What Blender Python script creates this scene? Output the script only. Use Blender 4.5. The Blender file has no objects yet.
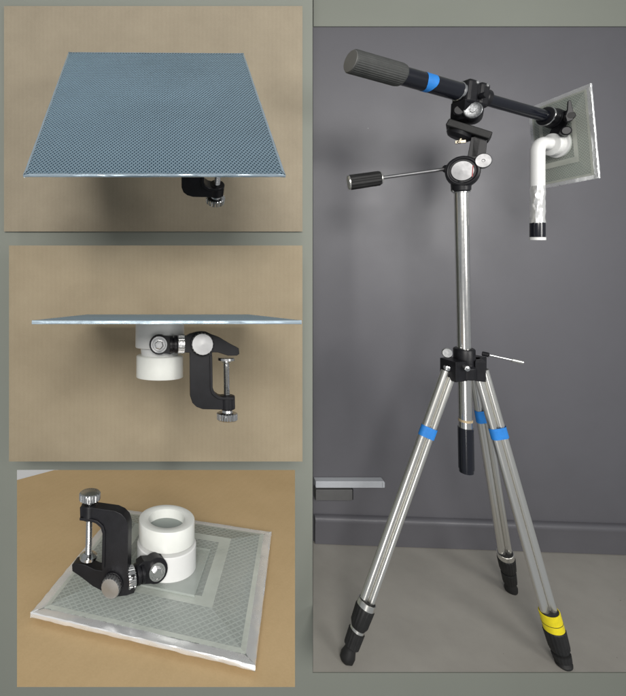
import bpy, math, random
from mathutils import Vector, Matrix, noise
random.seed(7)
scn = bpy.context.scene
col = scn.collection
R = math.radians

# ------------------------------------------------------------------ camera
# A shift lens: optical axis at photo pixel (170, 235), focal length 450 px of a 626 px wide picture.
PX, PY, F, HC = 170.0, 235.0, 450.0, 1.10
cam = bpy.data.cameras.new('camera')
cam_o = bpy.data.objects.new('camera', cam)
col.objects.link(cam_o)
cam_o.location = (0, 0, HC)
cam_o.rotation_euler = (R(90), 0, 0)
cam.sensor_fit = 'HORIZONTAL'
cam.sensor_width = 36.0
cam.lens = 36.0 * F / 626.0
cam.shift_x = (313.0 - PX) / 626.0
cam.shift_y = -(348.0 - PY) / 626.0
cam.clip_start, cam.clip_end = 0.02, 100
scn.camera = cam_o
scn.render.resolution_x, scn.render.resolution_y = 921, 1024

# ------------------------------------------------------------------ light
world = bpy.data.worlds.new('World')
scn.world = world
world.use_nodes = True
bg = world.node_tree.nodes['Background']
bg.inputs[0].default_value = (0.93, 0.97, 1.0, 1)
bg.inputs[1].default_value = 0.30

def area_lamp(name, loc, target, size, power, color):
    l = bpy.data.lights.new(name, 'AREA')
    l.shape = 'RECTANGLE'; l.size, l.size_y = size
    l.energy = power; l.color = color
    o = bpy.data.objects.new(name, l)
    col.objects.link(o)
    o.location = loc
    o.rotation_euler = (Vector(target) - Vector(loc)).to_track_quat('-Z', 'Y').to_euler()
    return o
area_lamp('softbox_lamp', (-0.15, -1.4, 2.0), (0.35, 1.1, 0.95), (1.1, 0.7), 58, (1.0, 0.97, 0.93))
area_lamp('side_softbox_lamp', (1.85, -0.9, 1.5), (0.85, 1.6, 0.98), (0.9, 1.0), 6.5, (1.0, 0.98, 0.95)).data.spread = R(70)
area_lamp('low_strip_lamp', (-0.15, -0.5, 0.12), (0.75, 1.25, 0.30), (0.22, 0.6), 6, (1.0, 0.98, 0.95))

scn.view_settings.view_transform = 'Standard'
scn.view_settings.look = 'None'
scn.view_settings.exposure = 0.0
scn.view_settings.gamma = 1.0

# ------------------------------------------------------------------ helpers
def at(px, py, d):
    """photo pixel + distance in metres along the optical axis -> point"""
    return Vector(((px - PX) / F * d, d, HC - (py - PY) / F * d))
def pxm(n, d):
    return n * d / F

class MB:
    def __init__(s):
        s.v, s.f = [], []
    def add(s, vs, fs):
        o = len(s.v)
        s.v += [Vector(p) for p in vs]
        s.f += [tuple(i + o for i in f) for f in fs]
        return s
    def box(s, O, a, b, c):
        O, a, b, c = map(Vector, (O, a, b, c))
        return s.add([O, O + a, O + a + b, O + b, O + c, O + a + c, O + a + b + c, O + b + c],
                     [(0, 3, 2, 1), (4, 5, 6, 7), (0, 1, 5, 4), (1, 2, 6, 5), (2, 3, 7, 6), (3, 0, 4, 7)])
    def bar(s, p0, p1, half_u, half_v):
        """box along p0-p1 with half width vectors"""
        p0, p1, u, v = map(Vector, (p0, p1, half_u, half_v))
        return s.box(p0 - u - v, 2 * u, 2 * v, p1 - p0)
    def lathe(s, O, axis, prof, n=32, teeth=0, depth=0.0, caps=(True, True), ref=None):
        """prof: (t along axis, radius); teeth: knurling where the third entry is 1"""
        O, axis = Vector(O), Vector(axis).normalized()
        x = ref.copy() if ref else axis.orthogonal().normalized()
        x = (x - axis * x.dot(axis)).normalized()
        y = axis.cross(x)
        if teeth: n = teeth * 4
        vs = []
        for q in prof:
            t, r = q[0], q[1]
            k = q[2] if len(q) > 2 else 0
            for i in range(n):
                a = 2 * math.pi * i / n
                rr = r - (depth if (k and i % 4 < 2) else 0)
                vs.append(O + axis * t + (x * math.cos(a) + y * math.sin(a)) * rr)
        fs = []
        for j in range(len(prof) - 1):
            for i in range(n):
                i2 = (i + 1) % n
                fs.append((j * n + i, j * n + i2, (j + 1) * n + i2, (j + 1) * n + i))
        if caps[0]: fs.append(tuple(range(n - 1, -1, -1)))
        if caps[1]: fs.append(tuple((len(prof) - 1) * n + i for i in range(n)))
        return s.add(vs, fs)
    def tube(s, p0, p1, r0, r1=None, n=24, bev=0.0):
        p0, p1 = Vector(p0), Vector(p1)
        r1 = r0 if r1 is None else r1
        L = (p1 - p0).length
        pr = [(0, r0 - bev), (bev, r0), (L - bev, r1), (L, r1 - bev)] if bev else [(0, r0), (L, r1)]
        return s.lathe(p0, p1 - p0, pr, n)
    def sweep(s, path, radii, n=24, caps=True):
        pts = [Vector(p) for p in path]
        vs, fs = [], []
        x = None
        for i, p in enumerate(pts):
            a = pts[max(i - 1, 0)]; b = pts[min(i + 1, len(pts) - 1)]
            t = (b - a).normalized()
            x = t.orthogonal().normalized() if x is None else (x - t * x.dot(t)).normalized()
            y = t.cross(x)
            for k in range(n):
                ang = 2 * math.pi * k / n
                vs.append(p + (x * math.cos(ang) + y * math.sin(ang)) * radii[i])
        for j in range(len(pts) - 1):
            for i in range(n):
                i2 = (i + 1) % n
                fs.append((j * n + i, j * n + i2, (j + 1) * n + i2, (j + 1) * n + i))
        if caps:
            fs.append(tuple(range(n - 1, -1, -1)))
            fs.append(tuple((len(pts) - 1) * n + i for i in range(n)))
        return s.add(vs, fs)
    def prism(s, O, u, v, w, poly, w0, w1):
        O, u, v, w = map(Vector, (O, u, v, w))
        n = len(poly)
        vs = [O + u * a + v * b + w * w0 for a, b in poly] + [O + u * a + v * b + w * w1 for a, b in poly]
        fs = [tuple(range(n - 1, -1, -1)), tuple(range(n, 2 * n))]
        fs += [(i, (i + 1) % n, n + (i + 1) % n, n + i) for i in range(n)]
        return s.add(vs, fs)
    def build(s, name, mat, parent=None, bevel=0.0, angle=35, seg=2):
        me = bpy.data.meshes.new(name)
        root = parent
        while root is not None and root.parent is not None:
            root = root.parent
        L = root.location if root is not None else Vector((0, 0, 0))
        me.from_pydata([p - L for p in s.v], [], s.f)
        import bmesh
        bm = bmesh.new(); bm.from_mesh(me)
        bmesh.ops.recalc_face_normals(bm, faces=bm.faces)
        bm.to_mesh(me); bm.free()
        me.shade_smooth()
        me.set_sharp_from_angle(angle=R(angle))
        me.materials.append(mat)
        o = bpy.data.objects.new(name, me)
        col.objects.link(o)
        o.parent = parent
        if bevel:
            b = o.modifiers.new('bevel', 'BEVEL')
            b.width = bevel; b.segments = seg; b.limit_method = 'ANGLE'; b.angle_limit = R(40)
            b.harden_normals = True
        return o

def thing(name, label, cat, loc, group=None):
    o = bpy.data.objects.new(name, None)
    col.objects.link(o)
    o.empty_display_size = 0.05
    o.location = loc
    tag(o, label, cat, group)
    return o
def tag(o, label, cat, group=None):
    o['label'] = label; o['category'] = cat
    if group: o['group'] = group
    return o
def struct(o):
    o['kind'] = 'structure'
    return o

# ------------------------------------------------------------------ materials
def mat(name, color, rough=0.5, metal=0.0, var=0.0, scale=20.0, bump=0.0, bscale=None, spec=0.5,
        coat=0.0, rvar=0.0, color2=None, stretch=None, sss=0.0, aniso=0.0):
    m = bpy.data.materials.new(name); m.use_nodes = True
    nt = m.node_tree; b = nt.nodes['Principled BSDF']
    b.inputs['Base Color'].default_value = (*color, 1)
    b.inputs['Roughness'].default_value = rough
    b.inputs['Metallic'].default_value = metal
    b.inputs['Specular IOR Level'].default_value = spec
    b.inputs['Coat Weight'].default_value = coat
    if sss:
        b.inputs['Subsurface Weight'].default_value = sss
        b.inputs['Subsurface Radius'].default_value = (0.01, 0.01, 0.008)
        b.inputs['Subsurface Scale'].default_value = 0.6
    tc = nt.nodes.new('ShaderNodeTexCoord')
    src = tc.outputs['Object']
    if stretch:
        mp = nt.nodes.new('ShaderNodeMapping'); mp.inputs['Scale'].default_value = stretch
        nt.links.new(src, mp.inputs['Vector']); src = mp.outputs['Vector']
    if var or color2:
        nz = nt.nodes.new('ShaderNodeTexNoise'); nz.inputs['Scale'].default_value = scale
        nz.inputs['Detail'].default_value = 8; nz.inputs['Roughness'].default_value = 0.6
        nt.links.new(src, nz.inputs['Vector'])
        mx = nt.nodes.new('ShaderNodeMix'); mx.data_type = 'RGBA'
        c2 = color2 or tuple(max(0, c * (1 - var)) for c in color)
        c1 = color if color2 else tuple(min(1, c * (1 + var)) for c in color)
        mx.inputs['A'].default_value = (*c1, 1); mx.inputs['B'].default_value = (*c2, 1)
        rp = nt.nodes.new('ShaderNodeMapRange')
        rp.inputs['From Min'].default_value = 0.3; rp.inputs['From Max'].default_value = 0.7
        nt.links.new(nz.outputs['Fac'], rp.inputs['Value'])
        nt.links.new(rp.outputs['Result'], mx.inputs['Factor'])
        nt.links.new(mx.outputs['Result'], b.inputs['Base Color'])
        if rvar:
            rr = nt.nodes.new('ShaderNodeMapRange')
            rr.inputs['From Min'].default_value = 0.3; rr.inputs['From Max'].default_value = 0.7
            rr.inputs['To Min'].default_value = max(0.02, rough - rvar); rr.inputs['To Max'].default_value = rough + rvar
            nt.links.new(nz.outputs['Fac'], rr.inputs['Value'])
            nt.links.new(rr.outputs['Result'], b.inputs['Roughness'])
    if bump:
        n2 = nt.nodes.new('ShaderNodeTexNoise'); n2.inputs['Scale'].default_value = bscale or scale * 4
        n2.inputs['Detail'].default_value = 5
        nt.links.new(src, n2.inputs['Vector'])
        bp = nt.nodes.new('ShaderNodeBump'); bp.inputs['Strength'].default_value = bump
        bp.inputs['Distance'].default_value = 0.002
        nt.links.new(n2.outputs['Fac'], bp.inputs['Height'])
        nt.links.new(bp.outputs['Normal'], b.inputs['Normal'])
    return m

def paper(name, c1, c2, rib_rot, rib_amt):
    """kraft paper: blotchy brown, faint ribs from the corrugated board under it"""
    m = bpy.data.materials.new(name); m.use_nodes = True
    nt = m.node_tree; b = nt.nodes['Principled BSDF']
    b.inputs['Roughness'].default_value = 0.75
    b.inputs['Specular IOR Level'].default_value = 0.25
    tc = nt.nodes.new('ShaderNodeTexCoord')
    mp = nt.nodes.new('ShaderNodeMapping'); mp.inputs['Rotation'].default_value = rib_rot
    nt.links.new(tc.outputs['Object'], mp.inputs['Vector'])
    wv = nt.nodes.new('ShaderNodeTexWave'); wv.inputs['Scale'].default_value = 26
    wv.inputs['Distortion'].default_value = 1.2; wv.inputs['Detail'].default_value = 2
    wv.inputs['Detail Scale'].default_value = 1.5
    nt.links.new(mp.outputs['Vector'], wv.inputs['Vector'])
    n1 = nt.nodes.new('ShaderNodeTexNoise'); n1.inputs['Scale'].default_value = 9; n1.inputs['Detail'].default_value = 9
    n1.inputs['Roughness'].default_value = 0.65
    nt.links.new(tc.outputs['Object'], n1.inputs['Vector'])
    n2 = nt.nodes.new('ShaderNodeTexNoise'); n2.inputs['Scale'].default_value = 420; n2.inputs['Detail'].default_value = 4
    nt.links.new(tc.outputs['Object'], n2.inputs['Vector'])
    a1 = nt.nodes.new('ShaderNodeMath'); a1.operation = 'MULTIPLY_ADD'
    a1.inputs[1].default_value = rib_amt; nt.links.new(wv.outputs['Fac'], a1.inputs[0]); nt.links.new(n1.outputs['Fac'], a1.inputs[2])
    a2 = nt.nodes.new('ShaderNodeMath'); a2.operation = 'MULTIPLY_ADD'
    a2.inputs[1].default_value = 0.45; nt.links.new(n2.outputs['Fac'], a2.inputs[0]); nt.links.new(a1.outputs[0], a2.inputs[2])
    rp = nt.nodes.new('ShaderNodeMapRange'); rp.inputs['From Min'].default_value = 0.40; rp.inputs['From Max'].default_value = 1.15
    nt.links.new(a2.outputs[0], rp.inputs['Value'])
    mx = nt.nodes.new('ShaderNodeMix'); mx.data_type = 'RGBA'
    mx.inputs['A'].default_value = (*c1, 1); mx.inputs['B'].default_value = (*c2, 1)
    nt.links.new(rp.outputs['Result'], mx.inputs['Factor'])
    nt.links.new(mx.outputs['Result'], b.inputs['Base Color'])
    bp = nt.nodes.new('ShaderNodeBump'); bp.inputs['Strength'].default_value = 0.25; bp.inputs['Distance'].default_value = 0.001
    nt.links.new(a1.outputs[0], bp.inputs['Height']); nt.links.new(bp.outputs['Normal'], b.inputs['Normal'])
    return m

def film(name, tint, opacity, rough, gloss=0.12):
    """clear plastic sheet: mostly see-through, a little milky, glossy"""
    m = bpy.data.materials.new(name); m.use_nodes = True
    nt = m.node_tree; b = nt.nodes['Principled BSDF']
    b.inputs['Base Color'].default_value = (*tint, 1); b.inputs['Roughness'].default_value = rough
    b.inputs['Coat Weight'].default_value = 1.0; b.inputs['Coat Roughness'].default_value = 0.12
    tr = nt.nodes.new('ShaderNodeBsdfTransparent'); tr.inputs[0].default_value = (0.93, 0.96, 0.94, 1)
    mx = nt.nodes.new('ShaderNodeMixShader')
    nz = nt.nodes.new('ShaderNodeTexNoise'); nz.inputs['Scale'].default_value = 14; nz.inputs['Detail'].default_value = 4
    tc = nt.nodes.new('ShaderNodeTexCoord'); nt.links.new(tc.outputs['Object'], nz.inputs['Vector'])
    rp = nt.nodes.new('ShaderNodeMapRange'); rp.inputs['From Min'].default_value = 0.3; rp.inputs['From Max'].default_value = 0.7
    rp.inputs['To Min'].default_value = opacity * 0.75; rp.inputs['To Max'].default_value = min(1, opacity * 1.25)
    nt.links.new(nz.outputs['Fac'], rp.inputs['Value'])
    nt.links.new(rp.outputs['Result'], mx.inputs[0])
    nt.links.new(tr.outputs[0], mx.inputs[1]); nt.links.new(b.outputs[0], mx.inputs[2])
    bp = nt.nodes.new('ShaderNodeBump'); bp.inputs['Strength'].default_value = 0.35; bp.inputs['Distance'].default_value = 0.004
    nt.links.new(nz.outputs['Fac'], bp.inputs['Height']); nt.links.new(bp.outputs['Normal'], b.inputs['Normal']); nt.links.new(bp.outputs['Normal'], b.inputs['Coat Normal'])
    out = nt.nodes['Material Output']; nt.links.new(mx.outputs[0], out.inputs[0])
    return m

M = dict(
    board=mat('board_paint', (0.242, 0.255, 0.224), 0.9, var=0.02, scale=3, spec=0.0),
    paper_a=paper('paper_cool', (0.268, 0.228, 0.166), (0.362, 0.310, 0.228), (0, 0, 0), 0.075),
    paper_b=paper('paper_mid', (0.262, 0.214, 0.143), (0.352, 0.293, 0.202), (0, 0, 0), 0.075),
    paper_c=paper('paper_warm', (0.475, 0.34, 0.178), (0.59, 0.43, 0.24), (0, 0, R(35)), 0.045),
    white=mat('white_card', (0.80, 0.82, 0.86), 0.6),
    foil=mat('foil_tape', (0.86, 0.87, 0.88), 0.26, 0.55, var=0.06, scale=35, bump=0.12, bscale=60, rvar=0.1),
    foil_blue=mat('dull_foil', (0.56, 0.68, 0.77), 0.28, 0.8, var=0.10, scale=30, bump=0.2, bscale=50, rvar=0.1),
    mesh=mat('mesh_wire', (0.28, 0.375, 0.44), 0.38, 0.6, var=0.07, scale=5),
    dark_plate=mat('dark_plate', (0.025, 0.05, 0.075), 0.5, var=0.2, scale=6),
    green_plate=mat('greenish_plate', (0.235, 0.262, 0.246), 0.55, var=0.10, scale=7),
    lattice=mat('lattice_wire', (0.39, 0.42, 0.395), 0.5, 0.1, var=0.1, scale=20),
    film=film('clear_film', (0.60, 0.635, 0.605), 0.40, 0.2),
    film_d=film('thin_film', (0.62, 0.62, 0.56), 0.22, 0.2),
    frost_d=film('pale_band', (0.64, 0.65, 0.58), 0.55, 0.4),
    frost=film('frosted_band', (0.64, 0.68, 0.62), 0.68, 0.4),
    pvc=mat('white_plastic', (0.74, 0.745, 0.735), 0.38, var=0.03, scale=30),
    pvc_clear=mat('milky_plastic', (0.72, 0.735, 0.70), 0.30, var=0.05, scale=25, sss=0.08),
    black=mat('black_cast', (0.008, 0.008, 0.010), 0.40, var=0.3, scale=60, bump=0.06, bscale=700, spec=0.3),
    rubber=mat('black_rubber', (0.016, 0.016, 0.016), 0.55, var=0.3, scale=40, bump=0.2, bscale=300, spec=0.3),
    grey_rubber=mat('grey_rubber', (0.05, 0.052, 0.05), 0.62, var=0.2, scale=40),
    satin=mat('black_tube', (0.008, 0.009, 0.014), 0.20, var=0.1, scale=12, rvar=0.02),
    steel=mat('steel', (0.62, 0.62, 0.62), 0.24, 1.0, var=0.10, scale=60, rvar=0.08),
    brushed=mat('brushed_aluminium', (0.78, 0.77, 0.73), 0.30, 1.0, var=0.03, scale=40, rvar=0.04),
    satin_alu=mat('satin_aluminium', (0.80, 0.79, 0.75), 0.30, 0.97),
    knob_face=mat('turned_aluminium', (0.50, 0.50, 0.50), 0.40, 1.0, var=0.1, scale=60),
    steel_face=mat('machined_steel', (0.24, 0.24, 0.245), 0.42, 1.0, var=0.12, scale=40, rvar=0.06),
    foil_bright=mat('crumpled_foil', (0.92, 0.92, 0.91), 0.20, 0.65, var=0.06, scale=60, bump=0.12, bscale=60),
    chrome=mat('chromed_column', (0.76, 0.75, 0.73), 0.22, 1.0, var=0.07, scale=160, rvar=0.04, bump=0.03, bscale=260),
    tape_blue=mat('blue_tape', (0.015, 0.19, 0.58), 0.6, var=0.12, scale=60, bump=0.3, bscale=150),
    tape_yellow=mat('yellow_tape', (0.80, 0.66, 0.01), 0.5, var=0.10, scale=60, bump=0.2, bscale=120),
    wall=mat('wall_paint', (0.108, 0.107, 0.119), 0.42, var=0.07, scale=4, bump=0.06, bscale=90, rvar=0.06),
    floor=mat('floor_concrete', (0.385, 0.368, 0.332), 0.5, scale=5, color2=(0.315, 0.30, 0.27), bump=0.12, bscale=70),
    rail=mat('rail_paint', (0.45, 0.47, 0.50), 0.4, var=0.05, scale=20),
    box=mat('box_paint', (0.10, 0.10, 0.10), 0.5, var=0.1, scale=20),
    amber=mat('amber_residue', (0.42, 0.33, 0.20), 0.5, var=0.35, scale=90),
)

def specks(m, scale, size, color, amount):
    """sparse little marks (dust, chips) over a material's own colour"""
    nt = m.node_tree; b = nt.nodes['Principled BSDF']
    link = b.inputs['Base Color'].links[0]; src = link.from_socket
    tc = nt.nodes.new('ShaderNodeTexCoord')
    vo = nt.nodes.new('ShaderNodeTexVoronoi'); vo.inputs['Scale'].default_value = scale
    nt.links.new(tc.outputs['Object'], vo.inputs['Vector'])
    lt = nt.nodes.new('ShaderNodeMath'); lt.operation = 'LESS_THAN'; lt.inputs[1].default_value = size
    nt.links.new(vo.outputs['Distance'], lt.inputs[0])
    sp = nt.nodes.new('ShaderNodeSeparateColor'); nt.links.new(vo.outputs['Color'], sp.inputs[0])
    g = nt.nodes.new('ShaderNodeMath'); g.operation = 'LESS_THAN'; g.inputs[1].default_value = amount
    nt.links.new(sp.outputs[0], g.inputs[0])
    mu = nt.nodes.new('ShaderNodeMath'); mu.operation = 'MULTIPLY'
    nt.links.new(lt.outputs[0], mu.inputs[0]); nt.links.new(g.outputs[0], mu.inputs[1])
    mx = nt.nodes.new('ShaderNodeMix'); mx.data_type = 'RGBA'; mx.inputs['B'].default_value = (*color, 1)
    nt.links.new(src, mx.inputs['A']); nt.links.new(mu.outputs[0], mx.inputs['Factor'])
    nt.links.new(mx.outputs['Result'], b.inputs['Base Color'])
specks(M['floor'], 31, 0.05, (0.17, 0.16, 0.14), 0.16)
specks(M['wall'], 17, 0.03, (0.24, 0.24, 0.24), 0.10)

# ------------------------------------------------------------------ the setting
BD = 1.74                                             # the grey board that everything is mounted on
def slab(pts, normal_back, t, inset=0.97):
    """sheet with chamfered (undercut) edges: outline pts, thickness t to the back"""
    n = len(pts); c = sum(pts, Vector()) / n
    nb = Vector(normal_back).normalized()
    low = [c + (p - c) * inset + nb * t for p in pts]
    m = MB()
    fs = [tuple(range(n)), tuple(range(2 * n - 1, n - 1, -1))]
    fs += [(i, n + i, n + (i + 1) % n, (i + 1) % n) for i in range(n)]
    return m.add(list(pts) + low, fs)

b = MB().box((-1.3, BD, -1.0), (4.0, 0, 0), (0, 0.03, 0), (0, 0, 3.4)).build('backing_wall', M['board'])
struct(b)
DA, DB = 1.33, 1.19
DL = DA + 0.010                                       # front face of the left-hand board carrying the three small scenes
def board_box(mb, x0, y0, x1, y1, d):
    a = at(x0, y0, d)
    return mb.box(a, at(x1, y0, d) - a, (0, 0.02, 0), at(x0, y1, d) - a)
b = board_box(board_box(MB(), -90, -90, 312.6, 790, DL), 312.6, 673, 760, 790, DL).build('backing_board', M['board'])
struct(b)

def card(rect, d, name, m):
    x0, y0, x1, y1 = rect
    o = slab([at(x0, y0, d), at(x1, y0, d), at(x1, y1, d), at(x0, y1, d)], (0, 1, 0), 0.008).build(name, m, angle=20)
    struct(o)
    cx, cy = (x0 + x1) / 2, (y0 + y1) / 2
    p0, p1 = at(cx, cy, d + 0.006), at(cx, cy, DL + 0.004)
    MB().bar(p0, p1, (0.02, 0, 0), (0, 0, 0.02)).build('mounting_strut', M['board'], o)
    return o
card((4, 6, 302.5, 231.5), DA, 'paper_backdrop', M['paper_a'])
card((9, 245.5, 302.5, 461.5), DB, 'paper_backdrop', M['paper_b'])

# table sheet of the lower scene (plane found from the panel lying on it)
SC = 0.25
C_X, C_Y, C_Z = Vector((0.9605, -0.2772, 0.0255)), Vector((0.2783, 0.9543, -0.1087)), Vector((0.0058, 0.1115, 0.9937))
C_O = Vector((-0.0096, 2.3669, -1.7542)) * SC + Vector((0, 0, HC))
T_O = C_O - C_Z * 0.009
def on_plane(px, py, O, n):
    d = at(px, py, 1.0) - Vector((0, 0, HC))
    k = (O - Vector((0, 0, HC))).dot(n) / d.dot(n)
    return Vector((0, 0, HC)) + d * k
pts = [on_plane(*q, T_O, C_Z) for q in ((17, 480), (54.5, 470), (295, 470), (295, 687), (17, 687))]
tbl = slab(pts, -C_Z, 0.008, 0.90).build('paper_table', M['paper_c'], angle=20)
struct(tbl)
p0 = on_plane(156, 580, T_O, C_Z)
MB().bar(p0 - C_Z * 0.006, at(156, 592, DL + 0.004), (0.02, 0, 0), (0, 0.0, 0.02)).build('mounting_strut', M['board'], tbl)
wp = [on_plane(*q, T_O - C_Z * 0.004, C_Z) for q in ((17, 470), (58, 469.8), (58, 474), (17, 484))]
wc = slab([wp[0], wp[1], wp[2], wp[3]], -C_Z, 0.003).build('white_sheet', M['white'])
tag(wc, 'small white corner of sheet showing beyond the warm brown paper', 'sheet')

# studio wall and floor of the right-hand scene
def wall_d(px):
    A_, B_ = at(313, 541, 1.618), at(626, 552, 1.561)
    k = (px - PX) / F                                  # x = k*y on the wall line
    dx, dy = B_.x - A_.x, B_.y - A_.y
    t = (k * A_.y - A_.x) / (dx - k * dy)
    return A_.y + dy * t
XR = 740
dl, dr = wall_d(313), wall_d(XR)
wl, wr = at(313, 541, dl), at(XR, 541, dr); wl.z = wr.z = 0.0
wn = (wr - wl).cross(Vector((0, 0, 1))).normalized()   # towards the camera?
if wn.y > 0: wn = -wn
o = slab([wl, wr, at(XR, 27, dr), at(313, 27, dl)], -wn, 0.012).build('studio_wall', M['wall'], angle=20); struct(o)
wall_o = o
f0, f1 = at(313.2, 27, dl) + wn * 0.005, at(XR, 27, dr) + wn * 0.005   # board strip along the top of the wall
o = MB().box(f0, f1 - f0, -wn * 0.02, (0, 0, 0.5)).build('backing_board', M['board']); struct(o)
df = F * HC / (672 - PY)
o = slab([at(313, 672, df), at(XR, 672, df), Vector((wr.x, wr.y, 0)), Vector((wl.x, wl.y, 0))], (0, 0.25, -1), 0.012, 0.93).build('floor', M['floor'], angle=20)
struct(o)
for px in (330, 640):
    MB().box(at(px, 600, 1.30) * 1 + Vector((0, 0, -at(px, 600, 1.30).z - 0.06)), (0.05, 0, 0), (0, BD - 1.29, 0), (0, 0, 0.05)).build('floor_bracket', M['board'], o)
# baseboard with a rounded ledge
prof = [(0.0, 0.0), (0.016, 0.0), (0.0165, 0.070), (0.0185, 0.078), (0.0190, 0.083), (0.0178, 0.088), (0.0150, 0.0925), (0.0105, 0.0955), (0.005, 0.0968), (0.0, 0.097)]
wdir = (wr - wl).normalized()
m = MB(); n = len(prof)
a0, a1 = wl + wdir * 0.003 + wn * 0.002, wr + wn * 0.002
vs = [a0 + wn * q + Vector((0, 0, z + 0.002)) for q, z in prof] + [a1 + wn * q + Vector((0, 0, z + 0.002)) for q, z in prof]
m.add(vs, [tuple(range(n)), tuple(range(2 * n - 1, n - 1, -1))] + [(i, (i + 1) % n, n + (i + 1) % n, n + i) for i in range(n)])
m.build('baseboard', M['wall'], wall_o, angle=50)
# rail and box fixed to the wall
def wall_pt(px, py, off=0.0):
    d = wall_d(px); return at(px, py, d) + wn * off
def wall_box(px0, px1, y0, y1, thick, off=0.001):
    a = wall_pt(px0, y0, off); c = wall_pt(px1, y0, off); h = wall_pt(px0, y1, off).z - a.z
    return MB().box(a, c - a, wn * thick, (0, 0, h))
t = thing('wall_rail', 'pale grey aluminium rail fixed low on the dark wall, left of tripod', 'rail', wall_pt(340, 484))
wall_box(313.5, 381, 477, 483.5, 0.028).build('channel', M['rail'], t, bevel=0.002)
wall_box(378.8, 381.4, 477.6, 483.1, 0.030).build('end_cap', M['rail'], t, bevel=0.002)
t = thing('wall_box', 'dark grey flat box on the wall right under the pale rail', 'box', wall_pt(330, 496))
wall_box(313.5, 349.5, 485, 495.5, 0.030).build('body', M['box'], t, bevel=0.0015)
wall_box(349.6, 350.5, 485.3, 495.2, 0.027).build('end_cap', M['black'], t)

# ------------------------------------------------------------------ the panels
def crinkle_strip(mb, P, L0, L1, side, up, width, thick, amp, n=40, seed=0):
    """foil tape folded over an edge: L0->L1 along the edge, side = inwards, up = normal. P maps local to world"""
    rows = [(width, thick), (width * 0.5, thick * 1.15), (0.0006, thick), (0.0, thick * 0.6), (0.0, -thick * 0.6), (0.0006, -thick), (width * 0.5, -thick * 1.15), (width, -thick)]
    rnd = random.Random(seed)
    vs, fs = [], []
    k = len(rows)
    for i in range(n + 1):
        t_ = i / n
        for (sd, z) in rows:
            inset = sd * (1 if 0 < i < n else 1)
            # mitred ends
            tt = L0 + (L1 - L0) * t_
            e = min((tt - L0).length, (tt - L1).length)
            s_ = min(sd, e + 0.0004)
            jz = (rnd.random() - 0.5) * amp if sd > 0 else (rnd.random() - 0.5) * amp * 0.5
            js = (rnd.random() - 0.5) * amp * (0.8 if sd == 0 else 1.5)
            vs.append(P(tt + side * (s_ + js) + up * (z + jz * (1 if z > 0 else -1))))
    for i in range(n):
        for j in range(k - 1):
            fs.append((i * k + j, i * k + j + 1, (i + 1) * k + j + 1, (i + 1) * k + j))
    mb.add(vs, fs)

def clip_line(p, d, hx, hy):
    t0, t1 = -1e9, 1e9
    for q, v, h in ((p[0], d[0], hx), (p[1], d[1], hy)):
        if abs(v) < 1e-9:
            if abs(q) > h: return None
            continue
        a, b_ = (-h - q) / v, (h - q) / v
        if a > b_: a, b_ = b_, a
        t0, t1 = max(t0, a), min(t1, b_)
    return (t0, t1) if t1 - t0 > 1e-4 else None

def lattice(mb, P, hx, hy, cw, ch, wid, z, thick, flip=False):
    """two families of crossing strands: diamond mesh with cells cw x ch"""
    d1 = Vector((cw, ch, 0)).normalized()
    for fam, d in enumerate((d1, Vector((d1.x, -d1.y, 0)))):
        nrm = Vector((-d.y, d.x, 0))
        span = hx + hy * cw / ch
        k = int(span / cw) + 2
        for i in range(-k, k + 1):
            c = (i * cw, 0)
            r = clip_line(c, d, hx, hy)
            if not r: continue
            a, b_ = Vector((c[0], c[1], 0)) + d * r[0], Vector((c[0], c[1], 0)) + d * r[1]
            zz = z + (thick * 0.4 * fam if not flip else -thick * 0.4 * fam)
            pts = []
            for q in (a, b_):
                for sgn, dz in ((-1, 0), (-0.5, 1), (0.5, 1), (1, 0)):
                    pts.append(P(q + nrm * wid * 0.5 * sgn + Vector((0, 0, zz + dz * thick * (-1 if flip else 1)))))
            mb.add(pts, [(0, 1, 5, 4), (1, 2, 6, 5), (2, 3, 7, 6)])

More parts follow.
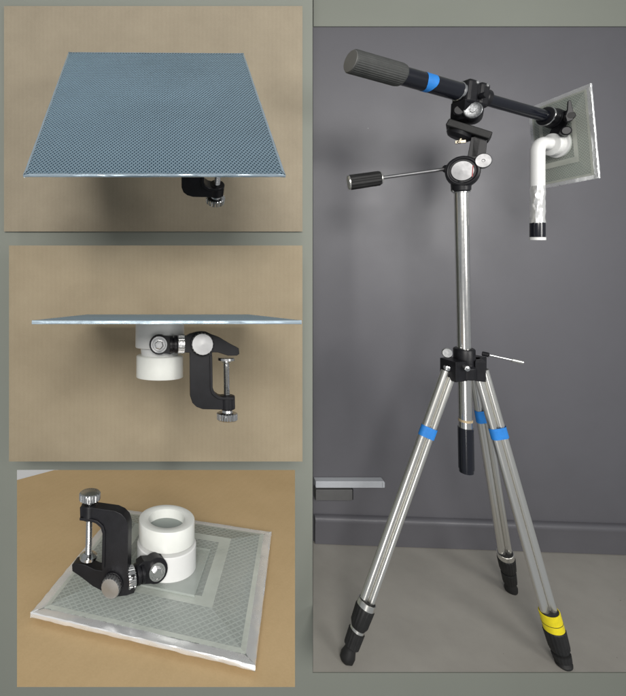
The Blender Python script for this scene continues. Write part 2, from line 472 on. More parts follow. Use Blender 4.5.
def panel_parts(root, O, X, Y, Z, w, h, front=True, back=True, foil='foil', amp=0.0008, tape=0.011, cells=62, bcell=0.012, films=('film', 'frost')):
    P = lambda q: O + X * q[0] + Y * q[1] + Z * q[2]
    hx, hy = w / 2, h / 2
    T = 0.0022
    pl = MB().box(P((-hx + .001, -hy + .001, -T)), X * (w - .002), Y * (h - .002), Z * T).build('back_plate', M['green_plate'], root)
    V = Vector
    k = 0
    for L0, L1, side in ((V((-hx, -hy, 0)), V((hx, -hy, 0)), V((0, 1, 0))), (V((hx, -hy, 0)), V((hx, hy, 0)), V((-1, 0, 0))),
                         (V((hx, hy, 0)), V((-hx, hy, 0)), V((0, -1, 0))), (V((-hx, hy, 0)), V((-hx, -hy, 0)), V((1, 0, 0)))):
        mb = MB(); k += 1
        crinkle_strip(mb, P, L0, L1, side, V((0, 0, 1)), tape, 0.0026, amp, seed=k * 13 + int(w * 1000))
        mb.build('edge_tape', M[foil], root, angle=25)
    if front:
        fp = MB().box(P((-hx + .002, -hy + .002, 0.0001)), X * (w - .004), Y * (h - .004), Z * 0.0005).build('dark_sheet', M['dark_plate'], root)
        mb = MB(); cw = w / cells
        lattice(mb, P, hx - tape * 0.6, hy - tape * 0.6, cw, cw * 1.45, cw * 0.33, 0.0012, 0.0012)
        o = mb.build('expanded_mesh', M['mesh'], root); o['kind'] = 'stuff'
    if back:
        mb = MB()
        lattice(mb, P, hx - tape, hy - tape, bcell, bcell, bcell * 0.26, -T - 0.0002, 0.0004, True)
        o = mb.build('back_mesh', M['lattice'], root); o['kind'] = 'stuff'
        # clear hipped cover: sloping sides up to a flat inner square
        i0, i1 = 0.0, 0.24 * w
        q = [(hx - tape * 0.95), (hx - tape * 1.45), hx * 0.58, hx * 0.46, hx * 0.0]
        r = [(hy - tape * 0.95), (hy - tape * 1.45), hy * 0.58, hy * 0.46, hy * 0.0]
        zz = [-0.0031, -0.0038, -0.0115, -0.0118, -0.0118]
        ring = lambda j: [P((sx * q[j], sy * r[j], zz[j])) for sx, sy in ((-1, -1), (1, -1), (1, 1), (-1, 1))]
        def band(j0, j1, name, mt, par):
            a, b_ = ring(j0), ring(j1)
            return MB().add(a + b_, [(i, (i + 1) % 4, 4 + (i + 1) % 4, 4 + i) for i in range(4)]).build(name, mt, par, angle=5)
        cv = band(1, 2, 'clear_cover', M[films[0]], root)
        band(2, 3, 'inner_band', M[films[1]], cv)
        MB().add(ring(3), [(0, 1, 2, 3)]).build('inner_window', M[films[0]], cv)
        band(0, 1, 'outer_band', M[films[1]], cv)
    return P

def clamp_assembly(root, O, u, v, w, k=1.0, mount=0.0, fitting=None, hinge=None, knob=1.0):
    """plastic pipe fitting with a small screw clamp hinged on its side; O on the fitting axis at the panel back"""
    u, v, w = Vector(u) * k, Vector(v) * k, Vector(w) * k
    kk = k
    pt = lambda a, b_, c: O + u * a + v * b_ + w * c
    V0 = v.normalized(); U0 = u.normalized(); W0 = w.normalized()
    S = lambda prof: [(q[0] * kk, q[1] * kk) + tuple(q[2:]) for q in prof]
    b0_, b1_, b2_, q_ = (0.043, 0.056, 0.0875, 1.0) if fitting is None else fitting[1:]
    FO = O if fitting is None else fitting[0]
    S2 = lambda prof: [(q[0] * kk, q[1] * kk * q_) for q in prof]
    fit = MB().lathe(FO, V0, S2([(mount, 0.0380), (b0_ - 0.0012, 0.0380), (b0_, 0.0371), (b0_ + 0.0005, 0.0300), (b1_, 0.0285), (b1_, 0.0240), (0.006, 0.0240)]), 56, caps=(True, False)).build('pipe_fitting', M['pvc'], root)
    MB().lathe(FO, V0, S2([(b1_ - 0.0015, 0.0285), (b1_ - 0.0015, 0.0345), (b1_, 0.0362), (b2_ - 0.0012, 0.0362), (b2_ - 0.0003, 0.0358), (b2_, 0.0350), (b2_, 0.0245), (b2_ - 0.0006, 0.0237), (0.004, 0.0225), (0.004, 0.0)]), 56, caps=(False, False)).build('ring_nut', M['pvc_clear'], fit)
    MB().lathe(FO, V0, S2([(b2_ - 0.014, 0.0234), (b2_ - 0.013, 0.0234)]), 40).build('bore_floor', M['green_plate'], fit)
    clampf = (O, u, v, w)
    if hinge is not None:
        O, u, v, w = hinge
        U0 = u.normalized(); W0 = w.normalized()
        pt = lambda a, b_, c, O=O, u=u, v=v, w=w: O + u * a + v * b_ + w * c
    # hinge bracket on the side of the fitting
    br = MB()
    poly = []
    for i in range(15):
        a = R(60 + 240 * i / 14); poly.append((0.0145 * math.cos(a), 0.035 + 0.0145 * math.sin(a)))
    poly += [(0.018, 0.024), (0.022, 0.028), (0.022, 0.046), (0.016, 0.049)]
    br.prism(O, u, v, w, poly, 0.033, 0.046)
    br.lathe(pt(0.0155, 0.035, 0.043), U0, S([(0, 0.0125), (0.0045, 0.0125), (0.0045, 0.010), (0.0065, 0.010), (0.0065, 0.0130), (0.011, 0.0130), (0.012, 0.009)]), 28)
    br = br.build('hinge_bracket', M['black'], root, bevel=0.0006)
    MB().lathe(pt(0, 0.035, 0.046), W0, S([(0, 0.0118), (0.0015, 0.0122), (0.003, 0.0118), (0.003, 0.0095), (0.0022, 0.0090), (0.0022, 0.0072)]), 36).lathe(pt(0, 0.035, 0.048), W0, S([(0, 0.0066), (0.0035, 0.0066), (0.0045, 0.0055)]), 6).build('bolt', M['steel'], br)
    MB().lathe(pt(0.0275, 0.034, 0.044), U0, S([(0, 0.0125), (0.001, 0.0138, 1), (0.0095, 0.0138, 1), (0.0105, 0.0125)]), teeth=26, depth=0.0009 * kk).build('knurled_collar', M['steel'], br)
    O, u, v, w = clampf
    U0 = u.normalized(); W0 = w.normalized()
    pt = lambda a, b_, c: O + u * a + v * b_ + w * c
    # cast clamp frame
    fr = MB()
    outer = [(0.036, 0.024), (0.045, 0.0195), (0.056, 0.0165), (0.068, 0.0165), (0.078, 0.021), (0.088, 0.0245), (0.103, 0.0335), (0.115, 0.0395), (0.1158, 0.0475), (0.112, 0.0500), (0.099, 0.0500), (0.085, 0.0455), (0.0765, 0.0455),
             (0.0765, 0.094), (0.079, 0.101), (0.085, 0.1055), (0.091, 0.107), (0.1065, 0.107), (0.1075, 0.123), (0.100, 0.1245), (0.062, 0.1235), (0.0535, 0.1205), (0.0475, 0.115), (0.0445, 0.106), (0.0445, 0.046), (0.036, 0.0455)]
    fr.prism(O, u, v, w, outer, 0.035, 0.053)
    # raised rib along the inner edge of the C
    rib = [(0.0765, 0.050), (0.0765, 0.094), (0.079, 0.101), (0.085, 0.1055), (0.091, 0.107), (0.1065, 0.107), (0.1065, 0.1105), (0.090, 0.1105), (0.083, 0.109), (0.0755, 0.1035), (0.0728, 0.096), (0.0728, 0.050)]
    fr.prism(O, u, v, w, rib, 0.053, 0.0555)
    fr.lathe(pt(0.0975, 0.106, 0.044), V0, S([(0, 0.0105), (0.001, 0.0115), (0.018, 0.0115), (0.019, 0.0105)]), 28)
    fr.lathe(pt(0.062, 0.033, 0.035), W0, S([(0, 0.017 * knob), (0.021, 0.017 * knob)]), 32)
    fr = fr.build('clamp_frame', M['black'], root, bevel=0.0012)
    MB().lathe(pt(0.062, 0.033, 0.056), W0, S([(0, 0.0135 * knob), (0.001, 0.0158 * knob, 1), (0.0085, 0.0158 * knob, 1), (0.010, 0.0145 * knob), (0.0105, 0.0)]), teeth=20, depth=0.0010 * kk, caps=(True, False)).build('pivot_knob', M['knob_face'], root)
    # screw with pad and knob
    sc = MB().lathe(pt(0.0975, 0.058, 0.044), V0, S([(0, 0.0043)] + [(0.002 + i * 0.0011, 0.0046 if i % 2 else 0.0040) for i in range(62)]), 20).build('clamp_screw', M['steel'], root)
    MB().lathe(pt(0.0975, 0.0535, 0.044), V0, S([(0, 0.0112), (0.0008, 0.0122), (0.004, 0.0122), (0.0055, 0.0085), (0.0075, 0.006)]), 32).build('screw_pad', M['steel'], sc)
    MB().lathe(pt(0.0975, 0.1265, 0.044), V0, S([(0, 0.0075), (0.003, 0.0080), (0.0035, 0.0130), (0.0045, 0.0148, 1), (0.0125, 0.0148, 1), (0.0138, 0.013), (0.014, 0.0)]), teeth=22, depth=0.0010 * kk, caps=(True, False)).build('screw_knob', M['steel'], sc)

# upper scene: panel tilted towards the viewer, mesh side up
SA = 0.46
A_X, A_Y, A_Z = Vector((0.9998, 0.0221, 0.0026)), Vector((-0.0178, 0.7247, 0.6888)), Vector((0.0133, -0.6887, 0.7249))
A_O = Vector((-0.0667, 2.1433, 0.6306)) * SA + Vector((0, 0, HC))
ta = thing('mesh_panel', 'bluish mesh panel tilted face up in the top scene, clamp mostly hidden beneath', 'panel', A_O, 'mesh panels on brown paper')
panel_parts(ta, A_O, A_X, A_Y, A_Z, SA, SA * 1.18, back=False, foil='foil_blue', cells=64, tape=0.0045, amp=0.0005)
clamp_assembly(ta, A_O - A_Z * 0.0022 + A_X * (-0.012), A_X, -A_Z, -A_Y, 1.58)
MB().tube(A_O - A_Z * 0.03 + A_Y * 0.06, Vector((A_O.x, DA + 0.001, (A_O - A_Z * 0.03 + A_Y * 0.06).z)), 0.006).build('support_rod', M['steel'], ta)

# middle scene: the panel seen edge-on with fitting and clamp hanging under it
SB = 0.40
th = R(8.9)
B_X, B_Y, B_Z = Vector((1, 0, 0)), Vector((0, math.cos(th), -math.sin(th))), Vector((0, math.sin(th), math.cos(th)))
B_O = Vector((-0.012 * SB, 2.21 * SB, -0.408 * SB)) + Vector((0, 0, HC))
tb = thing('mesh_panel', 'mesh panel seen edge-on with white fitting and black clamp hanging below', 'panel', B_O, 'mesh panels on brown paper')
panel_parts(tb, B_O, B_X, B_Y, B_Z, SB, SB * 1.1, back=False, foil='foil_blue', cells=64, tape=0.0045, amp=0.0002)
FB = B_O - B_Z * 0.0022 + B_X * (-0.015)
clamp_assembly(tb, FB, B_X, -B_Z, -B_Y, 1.25)
q = FB - B_Z * 0.035 + B_Y * 0.03
MB().tube(q, at(160, 347, DB + 0.001), 0.006).build('support_rod', M['steel'], tb)

# lower scene: the panel lying face down, clear back with the fitting standing on it
tc_ = thing('mesh_panel', 'panel lying face down on warm brown paper, white fitting and clamp standing on it', 'panel', C_O, 'mesh panels on brown paper')
panel_parts(tc_, C_O, C_X, -C_Y, -C_Z, SC, SC, front=False, back=True, amp=0.0006, tape=0.0110, bcell=0.0086)
def on_c(px, py, h):
    return on_plane(px, py, C_O + C_Z * h, C_Z)
FC = on_c(166.5, 566, 0.0118)
pivot, bolt = on_c(110.5, 588, 0.0118 + 0.017), on_c(157.5, 572.5, 0.0118 + 0.021)
cu = (C_X * math.cos(R(184)) + C_Y * math.sin(R(184)))
cw_ = C_Z.cross(cu) if C_Z.cross(cu).y < 0 else cu.cross(C_Z)
cu = cu * 1.12
hu = pivot - bolt; hu = (hu - C_Z * hu.dot(C_Z)).normalized()
hw = C_Z.cross(hu) if C_Z.cross(hu).y < 0 else hu.cross(C_Z)
CO = pivot - (cu * 0.062 + C_Z * 0.033 + cw_ * 0.064) * 0.86
HO = bolt - C_Z * 0.035 - hw * 0.049
print('bolt-axis', (bolt - FC).length, 'bolt-pivot', (bolt - pivot).length)
clamp_assembly(tc_, CO, cu, C_Z, cw_, 0.86, mount=0.003, fitting=(FC, 0.035, 0.040, 0.0675, 1.16), hinge=(HO, hu, C_Z, hw), knob=0.82)
P = lambda a, b_, c: FC + C_X * a + C_Y * b_ + C_Z * c
MB().box(P(-0.048, -0.048, 0.0005), C_X * 0.096, C_Y * 0.096, C_Z * 0.0025).build('mounting_plate', M['film'], tc_, bevel=0.0006)

# ------------------------------------------------------------------ tripod
DT = 1.20
hub = at(463, 362, DT)
tp = thing('tripod', 'tall silver tripod with black rubber feet standing on the studio floor', 'tripod', (hub.x, hub.y, 0))
colt, colb = at(461, 187, DT), at(466.5, 472, DT)
axis = (colt - colb).normalized()
side = Vector((1, 0, 0)); side = (side - axis * side.dot(axis)).normalized()
fwd = side.cross(axis)
if fwd.y > 0: fwd = -fwd
def on_col(py):
    t_ = (472 - py) / (472 - 187.0); return colb + (colt - colb) * t_
c = MB().tube(on_col(432), on_col(186), pxm(6.2, DT), n=40).build('centre_column', M['chrome'], tp)
L = (on_col(472) - on_col(427)).length
MB().lathe(on_col(427), -axis, [(0, .015), (0.001, pxm(6.9, DT)), (L * 0.92, pxm(6.9, DT)), (L * 0.93, pxm(6.3, DT)), (L, pxm(6.3, DT))], 36).build('end_sleeve', M['satin'], c)
MB().tube(on_col(421), on_col(418.6), pxm(6.35, DT)).build('worn_band', M['amber'], c)
MB().tube(on_col(193), on_col(185), pxm(7.2, DT), bev=0.001).build('top_collar', M['steel'], c)
for sx in (-1, 1):
    MB().tube(on_col(191) + side * sx * pxm(6.5, DT), on_col(191) + side * sx * pxm(8.8, DT), 0.0035, n=12).build('set_screw', M['steel'], c)
# hub casting
hb = MB()
hb.lathe(on_col(377), axis, [(0, 0.030), (0.002, 0.033), (0.030, 0.033), (0.033, 0.030), (0.036, 0.026), (0.074, 0.0255), (0.077, 0.0235)], 40)
feet = [at(346, 657, F * HC / (661 - PY)), at(564.5, 668, F * HC / (665.5 - PY)), at(511.5, 587, F * HC / (591 - PY))]
feet[0].z = feet[1].z = feet[2].z = 0.0
tops = []
for f_, (tx, ty, td) in zip(feet, ((449.5, 371, DT - 0.015), (480.5, 369, DT - 0.012), (476, 372, DT + 0.03))):
    tops.append(at(tx, ty, td))
hubc = on_col(368)
for tpnt in tops:
    d = tpnt - hubc; d.z = 0; dn = d.normalized(); sd = Vector((-dn.y, dn.x, 0))
    a = hubc + dn * 0.018; e = tpnt + dn * 0.006; e.z = a.z
    hb.bar(a, e, sd * 0.024, (0, 0, 0.026))
hbo = hb.build('hub', M['black'], tp, bevel=0.0015)
for px, py, td in ((451, 369.5, DT - 0.030), (469.5, 369.5, DT - 0.052)):
    p = at(px, py, td)
    MB().lathe(p + Vector((0, 0.02, 0)), (-0.35 if px < 460 else -0.1, -1, 0), [(0, 0.0075), (0.012, 0.0075), (0.015, 0.0065), (0.0165, 0.003), (0.0165, 0.0)], 20, caps=(True, False)).build('bolt', M['steel'], hbo)
p = at(447, 352.5, DT - 0.02)
MB().lathe(p, (-0.5, -1, 0.1), [(-0.02, 0.006), (0, 0.006), (0.001, 0.0125), (0.008, 0.0125), (0.010, 0.011)], 28).build('lock_knob', M['steel'], hbo)
lv = MB()
p0, p1, p2 = at(482, 353.5, DT - 0.02), at(489, 355, DT - 0.03), at(523, 362.5, DT - 0.04)
lv.tube(p0, p1, 0.006, bev=0.001); lo = lv.build('lever_boss', M['black'], hbo)
pm = p1.lerp(p2, 0.66)
MB().tube(p1, pm, 0.0032).build('lever', M['steel'], hbo)
MB().tube(pm, p2, 0.0048, bev=0.0008).build('lever_tip', M['brushed'], hbo)

def frame_of(p0, p1):
    d = (p1 - p0).normalized()
    view = (p0.lerp(p1, 0.5) - Vector((0, 0, HC))).normalized()
    s_ = d.cross(view).normalized()                     # across, in the picture
    return d, s_, s_.cross(d)
def tripod_leg(top, foot, start, marks, rpx):
    """marks: fractions along the leg; two tubes side by side down to the grip"""
    d, s_, n_ = frame_of(top, foot)
    L = (foot - top).length
    pos = lambda t_: top + d * (L * t_)
    r = rpx
    spread = (s_ * 0.72 + n_ * 0.25).normalized() * r * 0.93
    lo = None
    g0 = marks['grip']
    body = MB().tube(pos(0.004) - spread, pos(g0 + 0.01) - spread, r, n=28)
    body.tube(pos(0.004) + spread, pos(g0 + 0.01) + spread, r * 0.86, n=28)
    leg = body.build('leg', M['satin_alu'], tp)
    # collar, grip, lower section, foot
    R2 = r * 2.2
    gl = L * (1 - g0)
    o_ = pos(g0)
    MB().lathe(o_, d, [(-0.003, R2 * 0.97), (-0.0025, R2), (marks.get('col', 0.012), R2), (marks.get('col', 0.012) + 0.001, R2 * 0.9)], 36).build('collar', M[marks.get('colm', 'brushed')], leg)
    MB().lathe(o_, d, [(-0.0042, R2 * 0.84), (-0.0037, R2 * 0.90), (-0.0030, R2 * 0.90)], 32).build('collar_dark_disc', M['rubber'], leg)  # added black disc, makes the collar's bright top read as a dark gap
    c0 = marks.get('col', 0.012)
    g1 = c0 + gl * marks.get('g1', 0.36)
    MB().lathe(o_, d, [(c0, R2 * 0.95), (c0 + 0.003, R2 * 1.08, 1), (g1 - 0.012, R2 * 1.0, 1), (g1 - 0.002, R2 * 0.80, 1), (g1, R2 * 0.74)], teeth=18, depth=r * 0.10).build('grip', M['rubber'], leg)
    g2 = g1 + (0.007 if marks.get('ring') else 0.002)
    if marks.get('ring'):
        MB().lathe(o_, d, [(g1 - 0.001, R2 * 0.70), (g1, R2 * 0.80), (g2, R2 * 0.80), (g2 + 0.001, R2 * 0.7)], 32).build('ring', M['brushed'], leg)
    fl = gl - g2
    MB().lathe(o_, d, [(g2 - 0.001, R2 * 0.7), (g2 + 0.001, R2 * 0.92, 1), (g2 + fl * 0.50, R2 * 0.86, 1), (g2 + fl * 0.53, R2 * 0.7)], teeth=18, depth=r * 0.08).build('lower_grip', M['rubber'], leg)
    # foot: ends flat on the floor
    ft = MB().lathe(o_, d, [(g2 + fl * 0.52, R2 * 0.66), (g2 + fl * 0.58, R2 * 0.62), (g2 + fl * 0.64, R2 * 0.66), (g2 + fl * 0.80, R2 * 0.82), (g2 + fl * 0.95, R2 * 0.78), (g2 + fl * 1.02, R2 * 0.60), (g2 + fl * 1.03, 0.0)], 30, caps=(True, False))
    for p_ in ft.v: p_.z = max(p_.z, 0.0005)
    ft.build('foot', M['rubber'], leg)
    return leg, pos, d, r, spread
def leg_tape(leg, pos, d, r, spread, t0, t1, m_, name='tape', skew=0.0):
    mb = MB()
    s1 = spread.normalized(); n1 = s1.cross(d).normalized()
    n = 40; vs = []
    rr = r * 1.06
    for t_ in (t0, t1):
        for i in range(n):
            a = 2 * math.pi * i / n
            x_ = math.cos(a); sx = (1 if x_ >= 0 else -1)
            off = s1 * (sx * spread.length + x_ * rr) + n1 * math.sin(a) * rr
            vs.append(pos(t_) + off + d * skew * x_)
    mb.add(vs, [(i, (i + 1) % n, n + (i + 1) % n, n + i) for i in range(n)])
    mb.build(name, M[m_], leg)
def frac(top, foot, py):
    """fraction along a leg at which it passes photo row py"""
    lo, hi = -0.1, 1.2
    for _ in range(40):
        mi = (lo + hi) / 2; p_ = top.lerp(foot, mi) if 0 <= mi <= 1 else top + (foot - top) * mi
        y_ = PY - (p_.z - HC) / p_.y * F
        if y_ < py: lo = mi
        else: hi = mi
    return lo
fr = lambda i, y_: frac(tops[i], feet[i], y_)
LG = []
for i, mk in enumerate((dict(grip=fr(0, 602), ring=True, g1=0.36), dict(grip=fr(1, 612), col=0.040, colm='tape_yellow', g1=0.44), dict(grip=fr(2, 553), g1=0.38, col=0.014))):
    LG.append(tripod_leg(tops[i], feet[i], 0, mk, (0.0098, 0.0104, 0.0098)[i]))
leg_tape(*LG[0], fr(0, 427), fr(0, 437), 'tape_blue', 'blue_tape')
leg_tape(*LG[1], fr(1, 427), fr(1, 438), 'tape_blue', 'blue_tape')
leg_tape(*LG[2], fr(2, 409), fr(2, 421), 'tape_blue', 'blue_tape')
# dark joint line in the yellow tape
lg, ps, d, r, sp = LG[1]
o_ = ps(fr(1, 612))
MB().lathe(o_ + d * 0.021, d, [(0, r * 2.1), (0.0002, r * 2.225), (0.0016, r * 2.225), (0.0018, r * 2.1)], 36).build('joint_line', M['rubber'], lg)

# pan head on the column
hd = MB()
hc = at(462.5, 172, DT)
vw = (hc - Vector((0, 0, HC))).normalized()
hx_ = Vector((vw.x, vw.y, 0)).normalized()               # away from camera
to_cam = -hx_
rt = to_cam.cross(Vector((0, 0, 1)))                    # picture left/right
if rt.x < 0: rt = -rt
up = Vector((0, 0, 1))
S1 = DT / F                                            # metres per pixel at the tripod
def HP(px, py, off=0.0):
    """point in the plane through the head facing the viewer, off towards the viewer"""
    d_ = at(px, py, 1.0) - Vector((0, 0, HC))
    k = (hc - Vector((0, 0, HC))).dot(hx_) / d_.dot(hx_)
    return Vector((0, 0, HC)) + d_ * k + to_cam * off
face = to_cam
hd.lathe(HP(462.5, 172, -0.030), face, [(0, 0.036), (0.002, 0.040), (0.052, 0.040), (0.056, 0.038), (0.058, 0.034), (0.055, 0.030)], 44)
hd.lathe(on_col(192), axis, [(0, 0.0195), (0.004, 0.023), (0.030, 0.024)], 32)
hd.bar(HP(472, 160), HP(476, 138), rt * 0.011, face * 0.020)
hdo = hd.build('pan_head', M['black'], tp, bevel=0.0012)
MB().lathe(HP(462.5, 172, 0.024), face, [(0, 0.0262), (0.004, 0.0262), (0.0055, 0.025), (0.006, 0.0)], 40, caps=(True, False)).build('face_disc', M['steel_face'], hdo)
MB().tube(HP(472, 178, 0.030), HP(472.8, 167, 0.030), 0.0012, n=8).build('red_scale_mark', mat('red_print', (0.35, 0.05, 0.05), 0.5), hdo)
tk = MB().lathe(HP(483, 161, -0.02), face, [(0, 0.018), (0.030, 0.018), (0.034, 0.0165)], 32).build('tilt_boss', M['black'], hdo)
MB().lathe(HP(483, 162, 0.014), face, [(0, 0.0175), (0.001, 0.0188), (0.012, 0.0188), (0.0145, 0.017), (0.0145, 0.004), (0.0125, 0.003), (0.0125, 0.0)], 36, caps=(True, False)).build('tilt_knob', M['steel_face'], hdo)
# tilted camera plate on the head
pu = (HP(488, 137) - HP(449, 124.5)).normalized()
pv = pu.cross(face).normalized()
if pv.z < 0: pv = -pv
pc = HP(468.5, 131)
pt_ = MB(); pt_.bar(pc - pu * 0.053, pc + pu * 0.053, face * 0.036, pv * 0.0095)
pt_ = pt_.build('camera_plate', M['rubber'], hdo, bevel=0.003)
MB().lathe(pc - pu * 0.014 - pv * 0.008, -pv, [(0, 0.034), (0.010, 0.033), (0.018, 0.026), (0.020, 0.020)], 36).build('plate_dial', M['black'], hdo)
ks = MB().lathe(HP(462, 138, 0.018), -pv, [(0, 0.004), (0.014, 0.004), (0.015, 0.006), (0.018, 0.006)], 16)
ks.bar(HP(460.5, 143, 0.018) - rt * 0.012, HP(460.5, 143, 0.018) + rt * 0.012, face * 0.003, up * 0.004)
ks.build('thumb_screw', mat('brass', (0.42, 0.37, 0.29), 0.4, 1.0), hdo, bevel=0.0008)
hd2 = MB().bar(HP(478, 158), HP(480, 137), rt * 0.016, face * 0.020).build('tilt_arm', M['black'], hdo, bevel=0.002)
# pan handle
h0, h1 = HP(449, 168.5, 0.0), HP(385, 180.5, 0.07)
ph = MB().tube(h0 + (h0 - h1).normalized() * 0.01, h1, 0.0048).build('pan_handle', M['steel_face'], tp)
hd_ = (h1 - h0).normalized()
MB().lathe(HP(449, 168.5), hd_, [(-0.006, 0.011), (0.010, 0.011), (0.014, 0.008)], 20).build('handle_socket', M['black'], ph)
h2 = HP(355.5, 186, 0.10)
gl = (h2 - h1).length
MB().lathe(h1, hd_, [(-0.004, 0.010), (0.0, 0.0175), (0.003, 0.0185)], 24).build('grip_collar', M['brushed'], ph)
MB().lathe(h1, (h2 - h1), [(0.003, 0.0185), (0.006, 0.0205, 1), (gl - 0.006, 0.0215, 1), (gl - 0.003, 0.020)], teeth=12, depth=0.0022).build('handle_grip', M['rubber'], ph)
MB().lathe(h1, (h2 - h1), [(gl - 0.004, 0.0205), (gl - 0.001, 0.0205), (gl + 0.0012, 0.0185), (gl + 0.0016, 0.0)], 32, caps=(True, False)).build('end_cap', M['brushed'], ph)

# ------------------------------------------------------------------ boom arm clamped on the head
b0, b1 = at(350.5, 61, 1.08), at(401.5, 77.5, 1.125)
bd = (at(552, 118, 1.235) - b0).normalized()
Lb = (at(552, 118, 1.235) - b0).length
bm_ = thing('boom_arm', 'black telescoping boom arm with ribbed grip clamped across the tripod head', 'arm', at(470, 118, 1.18))
def bfrac(px):
    lo, hi = 0.0, 1.2
    for _ in range(40):
        mi = (lo + hi) / 2; p_ = b0 + bd * Lb * mi
        if p_.x / p_.y * F + PX < px: lo = mi
        else: hi = mi
    return lo
bp = lambda px: b0 + bd * (Lb * bfrac(px))
MB().tube(bp(398), bp(461), 0.0225, n=44).build('outer_tube', M['satin'], bm_)
inn = MB().tube(bp(455), bp(552), 0.0155, n=40).build('inner_tube', M['satin'], bm_)
gl = (bp(402) - bp(350)).length
g = MB().lathe(bp(350), bd, [(0, 0.0255), (0.003, 0.0280), (0.006, 0.0285, 1), (gl - 0.012, 0.0285, 1), (gl - 0.004, 0.0268), (gl, 0.0235)], teeth=34, depth=0.0013).build('grip', M['grey_rubber'], bm_)
MB().lathe(bp(350), -bd, [(-0.001, 0.0262), (0.0008, 0.0255), (0.0010, 0.0)], 40, caps=(False, False)).build('end_disc', mat('end_disc', (0.11, 0.11, 0.105), 0.5, var=0.1), g)
# tape wrapped round the tube, torn lower edge
n = 44; vs = []; x_ = bd.orthogonal().normalized(); y_ = bd.cross(x_)
pc0, tl = bp(421.5), (bp(432) - bp(421.5)).length
for e in (0, 1):
    for i in range(n):
        a = 2 * math.pi * i / n
        off = x_ * math.cos(a) + y_ * math.sin(a)
        squeeze = 0.28 * max(0.0, -off.z) ** 2 * (1 if e == 0 else -1) * tl
        vs.append(pc0 + bd * (tl * e + squeeze + noise.noise(Vector((i * 0.7, e * 9.1, 0))) * 0.0008) + off * 0.0229)
MB().add(vs, [(i, (i + 1) % n, n + (i + 1) % n, n + i) for i in range(n)]).build('blue_tape', M['tape_blue'], bm_)
MB().lathe(bp(457.5), bd, [(0, 0.0232), (0.001, 0.0245), (0.006, 0.0245), (0.007, 0.0235)], 40).build('steel_ring', M['steel'], bm_)
# clamp block round the tube
bs = bd.cross(Vector((0, 0, 1))).normalized()
if bs.y > 0: bs = -bs
bu = bs.cross(bd).normalized()
if bu.z < 0: bu = -bu
cl = MB()
for px0, px1 in ((460, 470.5), (472, 481.5)):
    a, e = bp(px0), bp(px1)
    cl.bar(a, e, bs * 0.026, bu * 0.031)
cl.bar(bp(463), bp(479), bs * 0.021, bu * 0.028)
clo = cl.build('clamp_block', M['black'], bm_, bevel=0.009, seg=4)
for px in (467, 477):
    p = bp(px) + bs * 0.025 + bu * 0.022
    MB().lathe(p, bs, [(0, 0.0045), (0.003, 0.0045), (0.003, 0.0025), (0.001, 0.0025), (0.001, 0)], 14, caps=(True, False)).build('cap_screw', M['steel'], clo)
MB().lathe(bp(472) + bs * 0.027 - bu * 0.010, bs, [(0, 0.0075), (0.010, 0.0075, 1), (0.013, 0.0062)], teeth=9, depth=0.001).build('locking_screw', M['black'], clo)
MB().lathe(bp(481), bd, [(0, 0.023), (0.002, 0.0245), (0.014, 0.0245), (0.016, 0.022)], 36).build('end_ring', M['black'], clo)
# knuckle between block and plate
kn = MB()
kn.bar(bp(465) - bu * 0.025, HP(462.5, 123, 0.012), bs * 0.022, bd * 0.019)
kn.lathe(HP(472.5, 114.5, -0.020), face, [(0, 0.0235), (0.066, 0.0235), (0.070, 0.0215)], 36)
kno = kn.build('knuckle', M['black'], bm_, bevel=0.002)
MB().lathe(HP(472.5, 114.5, 0.0495), face, [(0, 0.0205), (0.003, 0.0205), (0.004, 0.019), (0.003, 0.016), (0.003, 0.007), (0.006, 0.006), (0.006, 0)], 32, caps=(True, False)).build('dial', mat('dial_face', (0.16, 0.165, 0.17), 0.35, 0.6, var=0.6, scale=260), kno)
MB().lathe(HP(459.5, 114, 0.036), face, [(0, 0.014), (0.010, 0.014), (0.013, 0.011), (0.013, 0.006)], 24).build('side_knob', M['black'], kno)
# socket at the far end
MB().lathe(bp(544.5), bd, [(0, 0.020), (0.003, 0.0255), (0.020, 0.0265), (0.022, 0.0235), (0.026, 0.0235), (0.028, 0.027), (0.044, 0.027), (0.046, 0.024)], 40).build('end_socket', M['black'], bm_)
MB().lathe(bp(545.2), bd, [(0.0, 0.0258), (0.0015, 0.0268), (0.0035, 0.0268), (0.005, 0.026)], 40).build('bright_ring', M['steel'], bm_)

# ------------------------------------------------------------------ panel with drain pipe on the arm's end
dR, dL = 1.15, 1.33
pR_t, pR_b = at(595, 82, dR), at(596, 178.5, dR)
pL_t, pL_b = at(531.5, 107, dL), at(533, 191, dL)
ctr = (pR_t + pR_b + pL_t + pL_b) / 4
Xd = ((pR_t + pR_b) - (pL_t + pL_b)) / 2; wd = Xd.length; Xd.normalize()
Yd = ((pR_t + pL_t) - (pR_b + pL_b)) / 2; hd__ = Yd.length; Yd = (Yd - Xd * Yd.dot(Xd)).normalized()
Zd = Xd.cross(Yd).normalized()                           # towards the viewer's side (back of the panel)
if Zd.x > 0: Zd = -Zd
tpn = thing('piped_panel', 'square panel with bent white pipe, held up by the boom arm end', 'panel', ctr)
panel_parts(tpn, ctr, Xd, Yd, -Zd, wd, hd__, front=True, back=True, amp=0.0010, tape=0.011, cells=40, bcell=0.0080, films=('film_d', 'frost_d'))
fc = ctr + Zd * 0.0118 - Yd * 0.012
fto = MB().lathe(fc, Zd, [(-0.004, 0.036), (0.003, 0.036), (0.004, 0.030), (0.022, 0.030), (0.024, 0.026)], 44).build('pipe_fitting', M['pvc'], tpn)
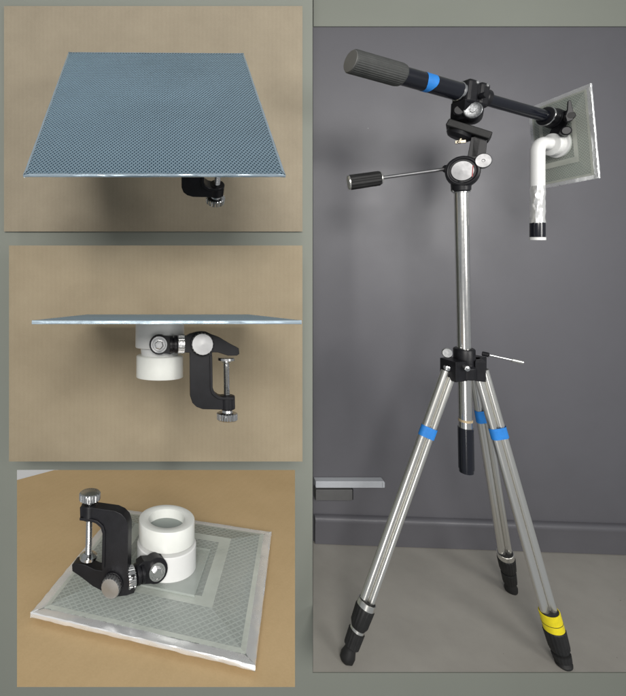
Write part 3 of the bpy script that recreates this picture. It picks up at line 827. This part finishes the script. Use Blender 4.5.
# pipe: out of the fitting, round an elbow and down
pend = at(537.5, 240, 1.235)
px_ = fc + Zd * 0.075
top_ = at(538, 140, 1.235)
path, rad = [], []
c0 = fc + Zd * 0.015
c3 = at(537.6, 186, 1.235)
ctrl = [c0, c0 + Zd * 0.045 + Vector((0, 0, 0.010)), Vector((c3.x - 0.001, c3.y, c0.z + 0.022)), c3 + (c0.z + 0.0 - c3.z) * 0.35 * Vector((0, 0, 1)), c3]
def bez(ps, t_):
    ps = list(ps)
    while len(ps) > 1: ps = [a.lerp(b_, t_) for a, b_ in zip(ps, ps[1:])]
    return ps[0]
# straight stub, then a quarter bend, then straight
a = c0; bend_r = 0.036
corner = Vector((c3.x, c3.y, c0.z + 0.012))
d1_ = (corner - a).normalized(); L1_ = (corner - a).length
d2_ = (c3 - corner).normalized()
path = [a, corner - d1_ * min(bend_r, L1_ * 0.8)]
s0, s1 = path[-1], corner + d2_ * bend_r
for i in range(1, 15):
    t_ = i / 14; path.append((1 - t_) ** 2 * s0 + 2 * t_ * (1 - t_) * corner + t_ * t_ * s1)
path.append(c3)
rp_ = 0.0168
pipe = MB().sweep(path, [rp_] * len(path), 32).build('drain_pipe', M['pvc'], tpn)
# crumpled foil sleeve, black band and white rim further down
e0, e1 = c3, at(537.5, 223, 1.235)
n, rows = 30, 22; vs = []; fs = []
for j in range(rows + 1):
    p = e0.lerp(e1, j / rows)
    for i in range(n):
        a_ = 2 * math.pi * i / n
        rr = rp_ * 1.0 + 0.0016 * noise.noise(Vector((math.cos(a_) * 2.6, math.sin(a_) * 2.6, j * 0.35))) + 0.0004
        vs.append(p + Vector((math.cos(a_), math.sin(a_), 0)) * rr)
for j in range(rows):
    for i in range(n):
        fs.append((j * n + i, j * n + (i + 1) % n, (j + 1) * n + (i + 1) % n, (j + 1) * n + i))
MB().add(vs, fs).build('foil_sleeve', M['foil_bright'], pipe, angle=20)
e2 = at(537.5, 237, 1.235); e3 = at(537.5, 240, 1.235)
MB().lathe(e1, (0, 0, -1), [(-0.002, rp_ * 0.8), (-0.001, rp_ * 1.02), (0.003, rp_ * 1.05), ((e1 - e2).length, rp_ * 1.05)], 36).build('black_band', M['satin'], pipe)
MB().lathe(e2, (0, 0, -1), [(0, rp_ * 1.0), (0.0005, rp_ * 1.1), ((e2 - e3).length, rp_ * 1.1), ((e2 - e3).length, rp_ * 0.8), (-0.01, rp_ * 0.8), (-0.01, 0)], 36, caps=(True, False)).build('rim', M['pvc'], pipe)
# ball joint with wing lever between arm socket and panel
jt = MB()
jc = at(563, 117, 1.215)
jt.lathe(bp(550), bd, [(0, 0.026), (0.030, 0.027), (0.036, 0.022)], 36)
jt.bar(jc, fc + Zd * 0.02, Yd * 0.016, Xd * 0.014)
jto = jt.build('joint', M['black'], tpn, bevel=0.002)
lv = MB(); p0, p1 = at(568.5, 101, 1.17), at(570, 119, 1.17)
lv.prism(p0, rt, Vector((0, 0, -1)), face, [(-0.002, 0), (0.004, -0.001), (0.0065, 0.016), (0.009, 0.030), (0.008, 0.052), (-0.004, 0.055), (-0.007, 0.040), (-0.003, 0.024)], -0.006, 0.006)
lv.build('wing_lever', M['black'], jto, bevel=0.0015)
MB().lathe(at(570.5, 116, 1.17), face, [(-0.03, 0.010), (0.006, 0.010), (0.009, 0.008)], 20).build('lever_bolt', M['rubber'], jto)
MB().lathe(at(566, 131, 1.19), face, [(-0.03, 0.012), (0.004, 0.012), (0.007, 0.009)], 20).build('lower_bolt', M['black'], jto)
